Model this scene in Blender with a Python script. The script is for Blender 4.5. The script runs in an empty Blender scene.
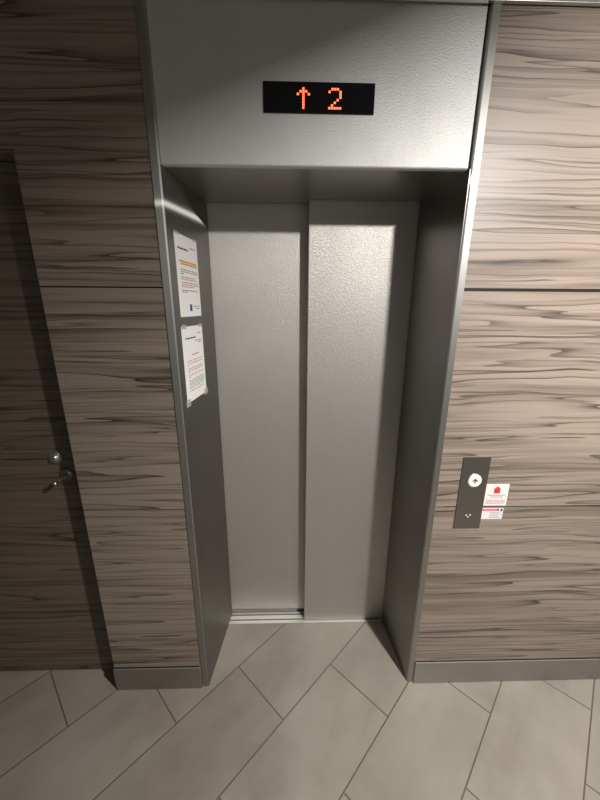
import bpy, bmesh, math, random
from mathutils import Vector, Matrix
random.seed(7)
sc = bpy.context.scene
C = sc.collection

# ------------------------------------------------------------------ camera
cam_d = bpy.data.cameras.new('camera')
cam = bpy.data.objects.new('camera', cam_d)
C.objects.link(cam)
pitch, yaw, roll = 0.274, 0.0262, 0.0058
F = Vector((math.sin(yaw)*math.cos(pitch), math.cos(yaw)*math.cos(pitch), -math.sin(pitch)))
Rv = Vector((math.cos(yaw), -math.sin(yaw), 0))
Uv = Rv.cross(F)
R2 = Rv*math.cos(roll) + Uv*math.sin(roll)
U2 = -Rv*math.sin(roll) + Uv*math.cos(roll)
M = Matrix((R2, U2, -F)).transposed().to_4x4()
M.translation = Vector((0, -1.141, 1.6987))
cam.matrix_world = M
cam_d.sensor_fit = 'VERTICAL'
cam_d.sensor_height = 34.6
cam_d.lens = 34.6*332.956/800
cam_d.clip_start = 0.02
sc.camera = cam

# ------------------------------------------------------------------ world, lights, exposure
w = bpy.data.worlds.new('lobby_ambient')
sc.world = w
w.use_nodes = True
wt = w.node_tree
bg = wt.nodes['Background']
bg.inputs[0].default_value = (1.0, 0.985, 0.955, 1)
# the lobby is open and lit to the right, dark to the left
wg = wt.nodes.new('ShaderNodeTexCoord')
wd = wt.nodes.new('ShaderNodeVectorMath'); wd.operation = 'DOT_PRODUCT'
wt.links.new(wg.outputs['Generated'], wd.inputs[0]); wd.inputs[1].default_value = (.90, -.22, .25)
wr_ = wt.nodes.new('ShaderNodeMapRange')
wt.links.new(wd.outputs['Value'], wr_.inputs['Value'])
wr_.inputs['From Min'].default_value = -.5; wr_.inputs['From Max'].default_value = .95; wr_.interpolation_type = 'SMOOTHSTEP'
wr_.inputs['To Min'].default_value = .034; wr_.inputs['To Max'].default_value = .40
wt.links.new(wr_.outputs[0], bg.inputs[1])

LAMP = (1.06, -1.27, 2.475)
ld = bpy.data.lights.new('downlight_lamp', 'AREA')
ld.shape = 'DISK'
ld.size = 0.11
ld.energy = 118
ld.color = (1.0, 0.965, 0.93)
lo = bpy.data.objects.new('downlight_lamp', ld)
lo.location = LAMP
lo.rotation_euler = Vector((.36, .22, -1)).to_track_quat('-Z', 'Y').to_euler()   # a tilted gimbal lamp
C.objects.link(lo)

sc.view_settings.view_transform = 'Standard'
sc.view_settings.look = 'None'
sc.view_settings.gamma = 1
sc.view_settings.use_curve_mapping = False
sc.view_settings.exposure = 0.0

# ------------------------------------------------------------------ helpers
def srgb(r, g, b):
    f = lambda c: (c/255/12.92) if c/255 <= 0.04045 else ((c/255+0.055)/1.055)**2.4
    return (f(r), f(g), f(b), 1)

class NT:
    def __init__(s, name):
        s.m = bpy.data.materials.new(name); s.m.use_nodes = True
        s.t = s.m.node_tree; s.p = s.t.nodes['Principled BSDF']
    def n(s, typ, **k):
        x = s.t.nodes.new(typ)
        for a, b in k.items(): setattr(x, a, b)
        return x
    def l(s, a, b): s.t.links.new(a, b)
    def math(s, op, a, b=None, c=None):
        x = s.n('ShaderNodeMath', operation=op)
        for i, v in enumerate((a, b, c)):
            if v is None: continue
            if isinstance(v, (int, float)): x.inputs[i].default_value = v
            else: s.l(v, x.inputs[i])
        return x.outputs[0]
    def pos(s):
        return s.n('ShaderNodeNewGeometry').outputs['Position']
    def objco(s):
        return s.n('ShaderNodeTexCoord').outputs['Object']
    def scale(s, v, k, off=(0, 0, 0)):
        x = s.n('ShaderNodeVectorMath', operation='MULTIPLY'); s.l(v, x.inputs[0]); x.inputs[1].default_value = k
        y = s.n('ShaderNodeVectorMath', operation='ADD'); s.l(x.outputs[0], y.inputs[0]); y.inputs[1].default_value = off
        return y.outputs[0]
    def noise(s, v, sc_, det=2, rough=.5, dist=0):
        x = s.n('ShaderNodeTexNoise'); s.l(v, x.inputs['Vector'])
        x.inputs['Scale'].default_value = sc_; x.inputs['Detail'].default_value = det
        x.inputs['Roughness'].default_value = rough; x.inputs['Distortion'].default_value = dist
        return x.outputs['Fac']
    def ramp(s, fac, stops):
        x = s.n('ShaderNodeValToRGB'); s.l(fac, x.inputs[0]); e = x.color_ramp.elements
        while len(e) < len(stops): e.new(0.5)
        for q, (p, c) in zip(e, stops): q.position = p; q.color = c
        return x.outputs[0]
    def mix(s, fac, a, b, blend='MIX'):
        x = s.n('ShaderNodeMix', data_type='RGBA', blend_type=blend)
        for i, v in ((0, fac), (6, a), (7, b)):
            if isinstance(v, (int, float)): x.inputs[i].default_value = v
            elif isinstance(v, tuple): x.inputs[i].default_value = v
            else: s.l(v, x.inputs[i])
        return x.outputs[2]
    def bump(s, h, strength, dist):
        x = s.n('ShaderNodeBump'); s.l(h, x.inputs['Height'])
        x.inputs['Strength'].default_value = strength; x.inputs['Distance'].default_value = dist
        s.l(x.outputs[0], s.p.inputs['Normal'])
    def set(s, **k):
        for a, b in k.items(): s.p.inputs[a.replace('_', ' ')].default_value = b

def plain(name, col, rough=.5, metal=0.0, emit=None, es=0):
    n = NT(name)
    v = n.noise(n.objco(), 60, 2)
    c = n.mix(n.math('MULTIPLY', v, .12), col, tuple([x*.7 for x in col[:3]])+(1,))
    n.l(c, n.p.inputs['Base Color'])
    n.set(Roughness=rough, Metallic=metal)
    if emit: n.set(Emission_Color=emit, Emission_Strength=es)
    return n.m

def steel(name, col, rough, aniso=.7, peel=0.0, dirt=.12, metal=1.0, streak=0.0, srough=.3, pscale=230):
    """sheet steel: a broad lobe, plus a brushed lobe that drags highlights out sideways"""
    n = NT(name)
    P = n.pos()
    big = n.noise(P, 5, 4, .6)
    c = n.mix(n.math('MULTIPLY', big, dirt*2), col, tuple([x*.6 for x in col[:3]])+(1,))
    n.l(c, n.p.inputs['Base Color'])
    hair = n.noise(n.scale(P, (700, 700, 9)), 1, 2)
    r = n.math('ADD', n.math('MULTIPLY', hair, .10), rough-.05)
    r = n.math('ADD', r, n.math('MULTIPLY', n.math('SUBTRACT', big, .5), .10))
    n.l(r, n.p.inputs['Roughness'])
    n.set(Metallic=metal, Anisotropic=aniso, Anisotropic_Rotation=.25)
    t = n.n('ShaderNodeCombineXYZ'); t.inputs[2].default_value = 1.0
    n.l(t.outputs[0], n.p.inputs['Tangent'])
    nb = None
    if peel:
        h = n.noise(P, pscale, 2.0, .55)
        n.bump(h, peel, .0016)
        nb = n.p.inputs['Normal'].links[0].from_socket
    if streak:
        g = n.n('ShaderNodeBsdfAnisotropic')
        n.l(c, g.inputs['Color']); g.inputs['Roughness'].default_value = srough
        g.inputs['Anisotropy'].default_value = .96; g.inputs['Rotation'].default_value = 0.0
        n.l(t.outputs[0], g.inputs['Tangent'])
        if nb: n.l(nb, g.inputs['Normal'])
        mx = n.n('ShaderNodeMixShader'); mx.inputs[0].default_value = streak
        n.l(n.p.outputs[0], mx.inputs[1]); n.l(g.outputs[0], mx.inputs[2])
        n.l(mx.outputs[0], n.t.nodes['Material Output'].inputs['Surface'])
    return n.m

def wood(name, dark, mid, light, gain=1.0, off=(0, 0, 0)):
    n = NT(name)
    P = n.scale(n.pos(), (1, 1, 1), off)
    # slow waviness so the streaks drift up and down along their run
    wv = n.noise(n.scale(P, (1.6, 1, 6)), 1, 3)
    z = n.n('ShaderNodeSeparateXYZ'); n.l(P, z.inputs[0])
    zz = n.math('ADD', z.outputs[2], n.math('MULTIPLY', wv, .045))
    q = n.n('ShaderNodeCombineXYZ'); n.l(z.outputs[0], q.inputs[0]); n.l(zz, q.inputs[2])
    q = q.outputs[0]
    def flame(zs, xs, o, k, det):
        """contours of a stretched noise: a crisp dark edge that fades to one side, as in sliced zebrano"""
        v = n.noise(n.scale(q, (xs, 1, zs), o), 1, det, .5, .1)
        return n.math('FRACT', n.math('MULTIPLY', v, k))
    broad = n.noise(n.scale(q, (.45, 1, 14)), 1, 3, .55)
    fine = n.noise(n.scale(q, (1.1, 1, 110)), 1, 4, .6)
    band = n.math('ADD', n.math('MULTIPLY', broad, .70), n.math('MULTIPLY', fine, .30))
    base = n.ramp(band, [(.38, mid), (.48, light), (.54, light), (.63, mid)])
    fa = flame(9.5, .34, (3, 0, 7), 10.5, 2.5)
    ea = n.ramp(fa, [(0, (1, 1, 1, 1)), (.05, (.75, .75, .75, 1)), (.14, (.35, .35, .35, 1)), (.42, (0, 0, 0, 1)), (.985, (0, 0, 0, 1)), (1, (1, 1, 1, 1))])
    ma = n.ramp(n.noise(n.scale(q, (.9, 1, 11), (9, 0, 2)), 1, 2), [(.34, (.15, .15, .15, 1)), (.54, (1, 1, 1, 1))])
    fb = flame(24.0, .50, (13, 0, 17), 7, 2)
    eb = n.ramp(fb, [(0, (1, 1, 1, 1)), (.10, (.5, .5, .5, 1)), (.30, (0, 0, 0, 1)), (.97, (0, 0, 0, 1)), (1, (1, 1, 1, 1))])
    mb = n.ramp(n.noise(n.scale(q, (1.0, 1, 18), (29, 0, 5)), 1, 2), [(.42, (0, 0, 0, 1)), (.58, (.9, .9, .9, 1))])
    veins = n.math('MAXIMUM', n.math('MULTIPLY', ea, ma), n.math('MULTIPLY', eb, mb))
    col = n.mix(n.math('MULTIPLY', veins, .92*gain), base, dark)
    n.l(col, n.p.inputs['Base Color'])
    n.set(Roughness=.42)
    n.p.inputs['Specular IOR Level'].default_value = .35
    return n.m

M_ = {}
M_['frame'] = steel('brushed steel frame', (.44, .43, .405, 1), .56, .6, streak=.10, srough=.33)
M_['reveal'] = steel('shade toned steel reveal lining', (.27, .26, .24, 1), .40, .6, streak=.14, srough=.33)
M_['soffit'] = steel('brushed steel soffit', (.42, .41, .38, 1), .34, 0)
M_['door'] = steel('textured steel door', (.71, .69, .65, 1), .68, .6, peel=.85, metal=.85, streak=.24, srough=.42)
M_['header'] = steel('textured steel header', (.73, .73, .715, 1), .76, .5, peel=.9, metal=.85, streak=.015, srough=.42)
M_['base'] = steel('steel baseboard', (.44, .42, .40, 1), .46, .6)
M_['alu'] = steel('aluminium sill', (.76, .75, .71, 1), .55, 0, metal=.7)
M_['plate'] = steel('dark steel plate', (.28, .265, .245, 1), .42, .5)
M_['strip'] = steel('polished strip', (.14, .14, .137, 1), .22, .4)
M_['chrome'] = steel('satin chrome', (.74, .73, .70, 1), .36, 0)
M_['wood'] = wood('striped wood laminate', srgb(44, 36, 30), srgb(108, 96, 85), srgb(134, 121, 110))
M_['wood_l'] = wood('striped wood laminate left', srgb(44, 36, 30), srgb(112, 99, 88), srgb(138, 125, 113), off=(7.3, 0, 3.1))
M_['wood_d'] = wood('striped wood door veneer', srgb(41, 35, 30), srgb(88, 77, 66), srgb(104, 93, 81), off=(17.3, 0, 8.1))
M_['dark'] = plain('dark gap', srgb(18, 16, 14), .9)
M_['ceil'] = plain('ceiling paint', srgb(150, 148, 142), .9)
M_['trimmetal'] = steel('ceiling trim metal', (.75, .74, .71, 1), .3, 0)
M_['paper'] = plain('white paper', srgb(244, 243, 240), .7)
M_['sticker'] = plain('sticker vinyl', srgb(203, 200, 196), .6)
M_['ink'] = plain('black ink', srgb(40, 40, 44), .8)
M_['greyink'] = plain('grey ink', srgb(126, 126, 132), .8)
M_['redink'] = plain('red ink', srgb(186, 122, 124), .8)
M_['orangeink'] = plain('orange ink', srgb(226, 168, 84), .8)
M_['blueink'] = plain('blue ink', srgb(42, 82, 146), .8)
M_['red'] = plain('red print', srgb(205, 52, 48), .6)
M_['pink'] = plain('pink print', srgb(206, 104, 124), .6)
M_['screen'] = plain('black glass', srgb(12, 12, 16), .12)
M_['led'] = plain('orange led', (1, .2, .05, 1), .5, emit=(1.0, .135, .04, 1), es=2.4)
M_['button'] = plain('lit white button', srgb(206, 207, 202), .35, emit=(1, 1, .95, 1), es=.10)
M_['lens'] = plain('lamp lens', (.9, .9, .9, 1), .4, emit=(1, .93, .84, 1), es=6)
M_['whitering'] = plain('white ring', srgb(225, 223, 218), .5)

def tape_mat():
    n = NT('clear tape')
    n.set(Base_Color=(.62, .61, .58, 1), Roughness=.25, Alpha=.42)
    v = n.noise(n.objco(), 40, 2)
    n.l(n.math('ADD', n.math('MULTIPLY', v, .1), .2), n.p.inputs['Roughness'])
    return n.m
M_['tape'] = tape_mat()

def tiles():
    n = NT('beige floor tiles')
    P = n.pos()
    def dot(k, o):
        x = n.n('ShaderNodeVectorMath', operation='DOT_PRODUCT'); n.l(P, x.inputs[0]); x.inputs[1].default_value = k
        return n.math('ADD', x.outputs['Value'], o)
    h = math.sqrt(.5)
    q = n.n('ShaderNodeCombineXYZ'); n.l(dot((h, h, 0), .447+6.4), q.inputs[0]); n.l(dot((h, -h, 0), .243+3.17), q.inputs[1])
    b = n.n('ShaderNodeTexBrick', offset=.5, offset_frequency=2, squash=1, squash_frequency=2)
    n.l(q.outputs[0], b.inputs['Vector'])
    for k, v in (('Scale', 1), ('Mortar Size', .0028), ('Mortar Smooth', .15), ('Bias', 0), ('Brick Width', .64), ('Row Height', .317)):
        b.inputs[k].default_value = v
    b.inputs['Color1'].default_value = (.9, .9, .9, 1); b.inputs['Color2'].default_value = (1, 1, 1, 1); b.inputs['Mortar'].default_value = (1, 1, 1, 1)
    cl = n.noise(n.scale(q.outputs[0], (1.6, 4, 1)), 1, 5, .6, .4)
    cl2 = n.noise(P, 2.6, 4, .55)
    cc = n.math('ADD', n.math('MULTIPLY', cl, .5), n.math('MULTIPLY', cl2, .5))
    tile = n.ramp(cc, [(.34, srgb(117, 109, 100)), (.5, srgb(135, 129, 118)), (.66, srgb(147, 141, 131))])
    tile = n.mix(1.0, tile, b.outputs['Color'], 'MULTIPLY')
    c = n.mix(b.outputs['Fac'], tile, srgb(84, 76, 67))
    n.l(c, n.p.inputs['Base Color'])
    n.set(Roughness=.48)
    inv = n.math('SUBTRACT', 1.0, b.outputs['Fac'])
    n.bump(n.math('ADD', inv, n.math('MULTIPLY', n.noise(P, 150, 2), .05)), .5, .002)
    return n.m
M_['tiles'] = tiles()

# --- mesh building
def BM(): return bmesh.new()
def box(bm, x0, x1, y0, y1, z0, z1):
    vs = [bm.verts.new((x, y, z)) for z in (z0, z1) for y in (y0, y1) for x in (x0, x1)]
    for f in ((0, 2, 3, 1), (4, 5, 7, 6), (0, 1, 5, 4), (2, 6, 7, 3), (0, 4, 6, 2), (1, 3, 7, 5)):
        bm.faces.new([vs[i] for i in f])
def prism(bm, poly, a0, a1, axis='z'):
    """extrude a polygon; axis z: poly in xy; axis y: poly in xz; axis x: poly in yz"""
    def mk(p, a):
        if axis == 'z': return (p[0], p[1], a)
        if axis == 'y': return (p[0], a, p[1])
        return (a, p[0], p[1])
    A = [bm.verts.new(mk(p, a0)) for p in poly]; B = [bm.verts.new(mk(p, a1)) for p in poly]
    n = len(poly)
    bm.faces.new(A); bm.faces.new(B[::-1])
    for i in range(n): bm.faces.new((A[i], B[i], B[(i+1) % n], A[(i+1) % n]))
def lathe(bm, prof, org=(0, 0, 0), axis=(0, -1, 0), seg=28):
    """prof: (radius, distance along axis)"""
    ax = Vector(axis).normalized(); t = Vector((0, 0, 1)) if abs(ax.z) < .9 else Vector((1, 0, 0))
    u = ax.cross(t).normalized(); v = ax.cross(u); o = Vector(org); rings = []
    for r, d in prof:
        rings.append([bm.verts.new(o+ax*d+(u*math.cos(2*math.pi*k/seg)+v*math.sin(2*math.pi*k/seg))*max(r, 1e-5)) for k in range(seg)])
    for a, b in zip(rings, rings[1:]):
        for k in range(seg): bm.faces.new((a[k], a[(k+1) % seg], b[(k+1) % seg], b[k]))
    bm.faces.new(rings[0]); bm.faces.new(rings[-1][::-1])
def obj(name, bm, mat, parent=None, bevel=0, seg=2, smooth=False):
    bmesh.ops.recalc_face_normals(bm, faces=bm.faces[:])
    if bevel:
        es = [e for e in bm.edges if len(e.link_faces) == 2 and e.calc_face_angle(0) > .5]
        bmesh.ops.bevel(bm, geom=es, offset=bevel, segments=seg, profile=.5, affect='EDGES', clamp_overlap=True)
    me = bpy.data.meshes.new(name); bm.to_mesh(me); bm.free()
    me.materials.append(M_[mat] if isinstance(mat, str) else mat)
    if smooth:
        for p in me.polygons: p.use_smooth = True
    o = bpy.data.objects.new(name, me); C.objects.link(o)
    if parent: o.parent = parent
    return o
def struct(name, bm, mat, parent=None, **k):
    o = obj(name, bm, mat, parent, **k)
    if not parent: o['kind'] = 'structure'
    return o
def thing(name, label, cat, loc=(0, 0, 0), rz=0, group=None):
    o = bpy.data.objects.new(name, None); C.objects.link(o); o.empty_display_size = .05
    o.location = loc; o.rotation_euler = (0, 0, rz); o['label'] = label; o['category'] = cat
    if group: o['group'] = group
    return o
def tag(o, label, cat, group=None):
    o['label'] = label; o['category'] = cat
    if group: o['group'] = group
    return o

# ------------------------------------------------------------------ the setting
XL0, XL1, XR1, XR0 = -.4125, -.3856, .5411, .5671     # outer and inner edges of the steel frame
HZ, CZ, DY = 2.10, 2.497, .50                          # opening height, ceiling, back of the walls
XE = -.803                                             # end of the left pier, where the door recess starts
J1, J2 = .936, 1.755                                   # joints of the wall panels

bm = BM(); box(bm, -3.2, 3.2, -3.6, .3108, -.05, 0); struct('floor', bm, 'tiles')
bm = BM(); box(bm, -3.2, 3.2, -3.6, .80, CZ, CZ+.06); struct('ceiling', bm, 'ceil')

def panels(bm, x0, x1, zs, y0=0.0, y1=.02, gap=.0022):
    for a, b in zip(zs, zs[1:]):
        box(bm, x0, x1, y0, y1, a+gap, b-gap)
bm = BM()
panels(bm, XE, XL0, [.0, J1, J2, CZ]); box(bm, XE+.0, XL0, .02, DY, 0, CZ)
panels(bm, -1.72, XE, [2.13, CZ]); box(bm, -1.72, XE, .02, DY, 2.13, CZ)
panels(bm, -3.2, -1.72, [.0, J1, J2, CZ]); box(bm, -3.2, -1.72, .02, DY, 0, CZ)
wl = struct('wall_left', bm, 'wood_l')
bm = BM()
box(bm, XR0, 3.2, 0, .02, 0, J1-.0026); box(bm, XR0, 3.2, 0, .02, J1+.0026, J2-.005); box(bm, XR0, 3.2, 0, .02, J2+.005, CZ)
box(bm, XR0, 3.2, .02, DY, 0, CZ)
wr = struct('wall_right', bm, 'wood')
bm = BM(); box(bm, -3.2, 3.2, DY, .56, 0, CZ); struct('wall_light_block', bm, 'dark')  # unseen backing added to stop light leaking in behind the doors

# joint inlays
bm = BM(); box(bm, XR0, 3.2, .004, .0199, J2-.0045, J2+.0045); struct('trim_1', bm, 'strip')
bm = BM(); box(bm, XR0, 3.2, .005, .0199, J1-.0025, J1+.0025); struct('trim_2', bm, 'dark')
for k, z in ((3, J1), (4, J2)):
    bm = BM(); box(bm, XE, XL0, .008, .0199, z-.002, z+.002); struct('trim_%d' % k, bm, 'dark')
bm = BM(); box(bm, XL0, 3.2, -.016, -.0042, CZ-.012, CZ); struct('trim_5', bm, 'trimmetal', bevel=.001)

bm = BM(); box(bm, XE, XL0-.0005, -.012, 0, 0, .127); struct('baseboard_left', bm, 'base', bevel=.004, seg=3)
bm = BM(); box(bm, XR0+.0005, 3.2, -.012, 0, 0, .127); struct('baseboard_right', bm, 'base', bevel=.004, seg=3)

# service door in the recess on the left
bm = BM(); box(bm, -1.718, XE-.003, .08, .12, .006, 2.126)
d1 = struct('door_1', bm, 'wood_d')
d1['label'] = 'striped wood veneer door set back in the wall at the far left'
bm = BM(); lathe(bm, [(.026, 0), (.026, .004), (.023, .008), (.012, .009), (.012, .016), (.010, .018)], (-.925, .08, 1.124), seg=32)
obj('door_lock', bm, 'chrome', d1, smooth=False)
bm = BM(); lathe(bm, [(.027, 0), (.027, .005), (.024, .009), (.010, .010)], (-.893, .08, 1.050), seg=32)
hd = obj('door_handle', bm, 'plate', d1)
bm = BM(); lathe(bm, [(.0075, 0), (.007, .036), (.008, .046), (.0095, .048), (.0095, .054), (.007, .057)], (-.893, .071, 1.050), axis=(-.30, -1, -.22), seg=20)
obj('lever', bm, 'chrome', hd, smooth=True)

# ------------------------------------------------------------------ elevator entrance
ent = thing('elevator_entrance', 'brushed steel elevator door frame with deep reveal and wide header panel', 'door frame', (0, 0, 0))
bm = BM(); prism(bm, [(XL0, -.004), (XL1-.004, -.004), (XL1, 0), (-.3435, .376), (XL0, .376)], 0, CZ-.001)
obj('jamb', bm, 'frame', ent, bevel=.0012)
bm = BM(); prism(bm, [(XR0, -.004), (XR1+.004, -.004), (XR1, 0), (.5065, .317), (XR0, .317)], 0, CZ-.001)
obj('jamb', bm, 'frame', ent, bevel=.0012)
# lining sheets of the two reveals, shade put into a darker steel colour
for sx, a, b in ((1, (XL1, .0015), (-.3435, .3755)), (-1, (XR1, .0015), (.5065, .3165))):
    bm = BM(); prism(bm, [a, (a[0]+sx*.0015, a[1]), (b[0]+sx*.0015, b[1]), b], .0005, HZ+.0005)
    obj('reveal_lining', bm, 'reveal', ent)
bm = BM()
arc = [(.005+.007*(1-math.cos(t)), HZ+.007*(1-math.sin(t))) for t in [k*math.pi/12 for k in range(7)]]
prism(bm, [(.022, HZ), (.022, CZ-.004), (.005, CZ-.004)]+arc, XL1+.0012, XR1-.0075, 'x')
obj('header_panel', bm, 'header', ent)
bm = BM(); box(bm, XR1-.0073, XR1+.0002, .009, .021, HZ+.002, CZ-.004); obj('gap_shade_fill', bm, 'dark', ent)  # dark filler strip, its colour stands in for the shade in the gap
bm = BM()
prism(bm, [(XL1+.0045, .0222), (XR1-.0045, .0222), (.5055, .316), (-.3490, .316)], HZ+.001, HZ+.02)
prism(bm, [(-.3490, .3161), (.068, .3161), (.068, .376), (-.3425, .376)], HZ+.001, HZ+.02)
obj('soffit', bm, 'soffit', ent)

# sliding door leaves
dr = thing('elevator_door_panel', 'right steel elevator door panel, the front leaf overlapping the other', 'elevator door', (.30, .343, 0), group='sliding elevator door panels')
bm = BM(); box(bm, .0704-.30, .557-.30, -.020, .020, .008, HZ-.002+.03)
obj('leaf', bm, 'door', dr, bevel=.0025)
dl = thing('elevator_door_panel', 'left steel elevator door panel, set back above the bare sill grooves', 'elevator door', (-.13, .402, 0), group='sliding elevator door panels')
bm = BM(); box(bm, -.405+.13, .125+.13, -.020, .020, .020, HZ+.03)
obj('leaf', bm, 'door', dl, bevel=.0025)

# sill with its running grooves
sill = thing('door_sill', 'grooved aluminium door sill on the floor under the elevator doors', 'sill', (.08, .311, 0))
bm = BM()
pr = [(0.0, -.03), (0.0, 0)]
for a, b in ((.0185, .0265), (.0495, .0580), (.0710, .0800)):
    pr += [(a, 0), (a, -.018), (b, -.018), (b, 0)]
pr += [(.189, 0), (.189, -.03)]
prism(bm, pr, -.50, .487, 'x')
obj('tread', bm, 'alu', sill)
for a, b in ((.0185, .0265), (.0495, .0580), (.0710, .0800)):
    bm = BM(); box(bm, -.499, .486, a+.0002, b-.0002, -.0178, -.006); obj('track_groove', bm, 'dark', sill)

# ------------------------------------------------------------------ floor indicator
ind = thing('floor_indicator', 'black floor display with orange up arrow and number 2 on the steel header', 'display', (.08, .005, 2.2325))
bm = BM(); box(bm, -.159, .158, -.004, 0, 0, .0745)
obj('screen', bm, 'screen', ind, bevel=.001)
ARW = ['..X..', '.XXX.', 'X.X.X', '..X..', '..X..', '..X..', '..X..', '..X..']
TWO = ['.XXX.', 'X...X', '....X', '....X', '...X.', '..X..', '.X...', 'XXXXX']
def dots(name, rows, cx):
    bm = BM()
    for j, r in enumerate(rows):
        for i, ch in enumerate(r):
            if ch == 'X':
                x = cx+(i-2)*.0078; z = .0580-j*.0064
                box(bm, x-.0029, x+.0029, -.0050, -.0040, z-.0025, z+.0025)
    o = obj(name, bm, 'led', ind)
    return o
dots('arrow_symbol', ARW, .0345-.08)['label'] = 'orange dot arrow pointing up'
dots('digit', TWO, .1245-.08)['label'] = 'orange dot number 2'

# ------------------------------------------------------------------ notices on the left reveal
ra = Vector((XL1, 0)); rb = Vector((-.3435, .376)); rd = (rb-ra).normalized()
rang = math.atan2(rd.y, rd.x)
def on_reveal(s): p = ra+rd*s; return p
def bars(bm, u0, u1, v, h, W, H, seed, dy=-.0008):
    """a line of print: short dashes the length of words"""
    rnd = random.Random(seed); x = u0
    while x < u1-.02:
        l = min(rnd.uniform(.05, .16), u1-x)
        box(bm, x*W, (x+l)*W, dy, dy+.0003, (1-v-h/2)*H, (1-v+h/2)*H)
        x += l+.022
def notice(label, s0, z0, W, H, lines, tapes):
    p = on_reveal(s0)+Vector((.0017, 0))
    t = thing('paper_notice', label, 'notice', (p.x, p.y, z0), rang, 'paper notices on the left reveal')
    bm = BM()
    N = 6
    # sheet with a little bow, x along the reveal, -y towards the opening
    g = []
    for j in range(N+1):
        row = []
        for i in range(N+1):
            row.append((W*i/N, -.0002-.0000*math.sin(math.pi*j/N), H*j/N))
        g.append(row)
    box(bm, 0, W, -.0006, 0, 0, H)
    obj('sheet', bm, 'paper', t)
    groups = {}
    for k, (mat, u0, u1, v, h, seed, nm) in enumerate(lines):
        b = groups.setdefault((nm, mat, int(v*9) if 'text' in nm else 0), BM())
        if seed is None: box(b, u0*W, u1*W, -.0010, -.0006, (1-v-h/2)*H, (1-v+h/2)*H)
        else: bars(b, u0, u1, v, h, W, H, seed)
    for (nm, mat, _), b in groups.items(): obj(nm, b, mat, t)
    for (u, v, a, b) in tapes:
        bm = BM(); box(bm, (u-a/2)*W, (u+a/2)*W, -.0011, -.0007, (1-v-b/2)*H, (1-v+b/2)*H)
        obj('tape', bm, 'tape', t)
    return t
L1 = [('ink', .10, .55, .165, .020, 1, 'heading'), ('greyink', .66, .90, .125, .014, 2, 'body_text'),
      ('orangeink', .12, .92, .315, .022, None, 'title'), ('orangeink', .18, .92, .345, .022, None, 'title')]
for v, m, u1, sd in ((.415, 'greyink', .92, 3), (.440, 'greyink', .95, 4), (.463, 'greyink', .30, 5), (.505, 'redink', .82, 6), (.530, 'redink', .92, 7),
                     (.570, 'redink', .9, 8), (.595, 'redink', .95, 9), (.620, 'redink', .7, 10), (.668, 'greyink', .9, 11), (.690, 'greyink', .4, 12)):
    L1.append((m, .16, u1, v, .011, sd, 'body_text' if m == 'greyink' else 'highlighted_text'))
L1 += [('blueink', .44, .55, .885, .085, None, 'logo'), ('greyink', .60, .93, .865, .010, 13, 'body_text'), ('greyink', .70, .93, .895, .010, 14, 'body_text')]
notice('upper white paper notice with an orange title and blue mark', .044, 1.661, .189, .269, L1, [(.1, .0, .2, .03), (.9, .0, .2, .03)])
L2 = [('ink', .14, .62, .155, .018, 21, 'heading'), ('greyink', .72, .92, .10, .011, 22, 'body_text'), ('greyink', .58, .93, .20, .011, 23, 'body_text'),
      ('greyink', .74, .93, .228, .011, 24, 'body_text'), ('redink', .38, .74, .38, .014, 25, 'title')]
for k, (v, u1) in enumerate(((.455, .9), (.49, .9), (.515, .2), (.555, .88), (.585, .9), (.61, .2), (.645, .9), (.67, .25), (.715, .92), (.74, .92), (.765, .92), (.79, .9), (.82, .9), (.86, .92))):
    L2.append(('greyink' if k > 6 else 'redink', .16, u1, v, .010, 30+k, 'body_text' if k > 6 else 'highlighted_text'))
notice('lower white paper notice of plain text with tape at its bottom corners', .037, 1.353, .192, .274, L2,
       [(.05, 1.0, .20, .10), (.97, .99, .20, .09), (.12, .0, .20, .06), (.9, .0, .18, .05)])

# ------------------------------------------------------------------ call button plate
cp = thing('call_button_panel', 'dark steel plate with lit white call button on the striped wall', 'call button', (.7045, 0, .8405))
bm = BM(); box(bm, -.053, .053, -.004, 0, 0, .3125); obj('plate', bm, 'plate', cp, bevel=.0008)
bm = BM(); lathe(bm, [(.0285, 0), (.0285, .002), (.0265, .003), (.0262, .0005)], (.0015, -.004, .2145), seg=40); obj('button_ring', bm, 'chrome', cp)
bm = BM(); lathe(bm, [(.0258, 0), (.0258, .003), (.024, .0045), (.0001, .005)], (.0015, -.004, .2145), seg=40)
bt = obj('button', bm, 'button', cp)
bm = BM()
prism(bm, [(-.0105, .0005), (0, .011), (.0105, .0005), (.0105, -.0040), (.0022, .0040), (.0022, -.0085), (-.0022, -.0085), (-.0022, .0040), (-.0105, -.0040)], -.0008, .0008, 'y')
for v in bm.verts: v.co += Vector((.0015, -.0096, .2145))
obj('arrow_symbol', bm, 'ink', bt)
for (x, z) in ((-.010, .060), (.006, .061), (-.002, .052)):
    bm = BM(); lathe(bm, [(.0032, 0), (.0032, .001), (.002, .0018)], (x, -.004, z), seg=14); obj('indicator_pin', bm, 'alu', cp)

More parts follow.
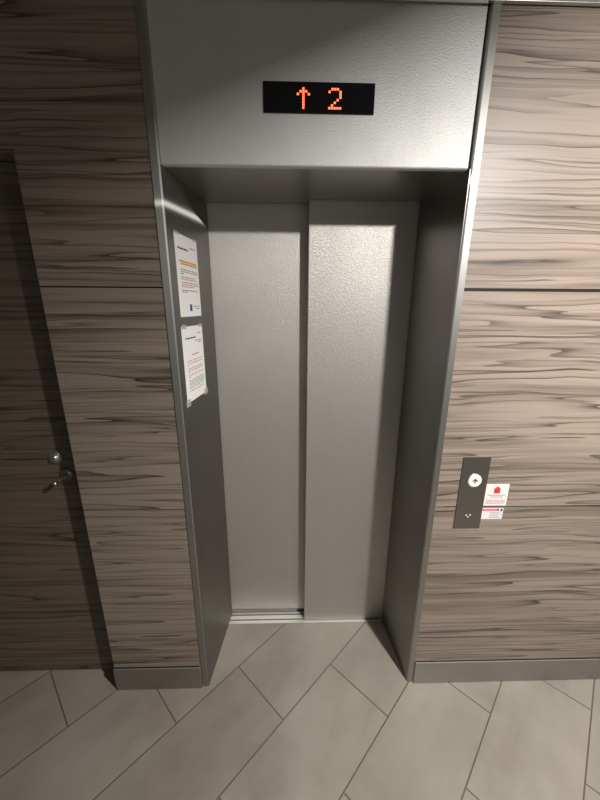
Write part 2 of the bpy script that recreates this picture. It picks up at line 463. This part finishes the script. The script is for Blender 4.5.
# stickers beside the plate
st = thing('wall_sticker', 'white square sticker with red house mark, right of the call plate', 'sticker', (.8045, 0, .9415), group='stickers beside the call plate')
bm = BM(); box(bm, -.0455, .0455, -.0012, 0, 0, .0955); obj('backing', bm, 'sticker', st)
bm = BM()
prism(bm, [(-.0125, .055), (.0125, .055), (.0125, .0785), (.0065, .0785), (.0055, .083), (.002, .0848), (-.002, .0848), (-.0055, .083), (-.0065, .0785), (-.0125, .0785)], -.0016, -.0012, 'y')
lg = obj('logo', bm, 'red', st)
bm = BM(); box(bm, -.008, -.002, -.0019, -.0016, .066, .072); box(bm, .002, .008, -.0019, -.0016, .066, .072); box(bm, -.004, .004, -.0019, -.0016, .0585, .063)
obj('logo_detail', bm, plain('dark red print', srgb(140, 40, 42)), lg)
bm = BM()
for z, a, b, sd in ((.047, -.034, .036, 1), (.0385, -.022, .026, 2)):
    r = random.Random(sd); x = a
    while x < b: l = r.uniform(.004, .011); box(bm, x, min(x+l, b), -.0015, -.0012, z-.0018, z+.0018); x += l+.002
obj('text', bm, 'greyink', st)
bm = BM()
for z, a, b, sd in ((.025, -.037, .037, 3), (.018, -.037, .037, 4), (.0115, -.037, .037, 5)):
    r = random.Random(sd); x = a
    while x < b: l = r.uniform(.004, .011); box(bm, x, min(x+l, b), -.0015, -.0012, z-.0018, z+.0018); x += l+.002
obj('highlighted_text', bm, 'redink', st)
s2 = thing('wall_sticker', 'small white sticker with pink top stripe, below the square sticker', 'sticker', (.7995, 0, .8800), group='stickers beside the call plate')
bm = BM(); box(bm, -.0445, .0445, -.0012, 0, 0, .050); obj('backing', bm, 'sticker', s2)
bm = BM(); box(bm, -.0445, .026, -.0016, -.0012, .0375, .0475); obj('stripe', bm, 'pink', s2)
bm = BM(); box(bm, .020, .026, -.0019, -.0016, .0375, .0475); box(bm, .0335, .0405, -.0019, -.0012, .036, .047); obj('dark_mark', bm, 'ink', s2)
bm = BM()
for z, a, b, sd in ((.031, -.008, .036, 6), (.023, -.008, .040, 7), (.015, -.008, .030, 8), (.008, -.008, .036, 9)):
    r = random.Random(sd); x = a
    while x < b: l = r.uniform(.004, .010); box(bm, x, min(x+l, b), -.0015, -.0012, z-.0014, z+.0014); x += l+.002
obj('text', bm, 'greyink', s2)

# ------------------------------------------------------------------ the ceiling downlight that lights the lobby (above the frame)
dn = thing('ceiling_downlight', 'round white recessed downlight in the lobby ceiling', 'ceiling light', (LAMP[0], LAMP[1], CZ))
bm = BM(); lathe(bm, [(.085, 0), (.085, .004), (.078, .006), (.060, .006), (.060, .001)], (0, 0, 0), axis=(0, 0, -1), seg=40)
obj('ring', bm, 'whitering', dn)
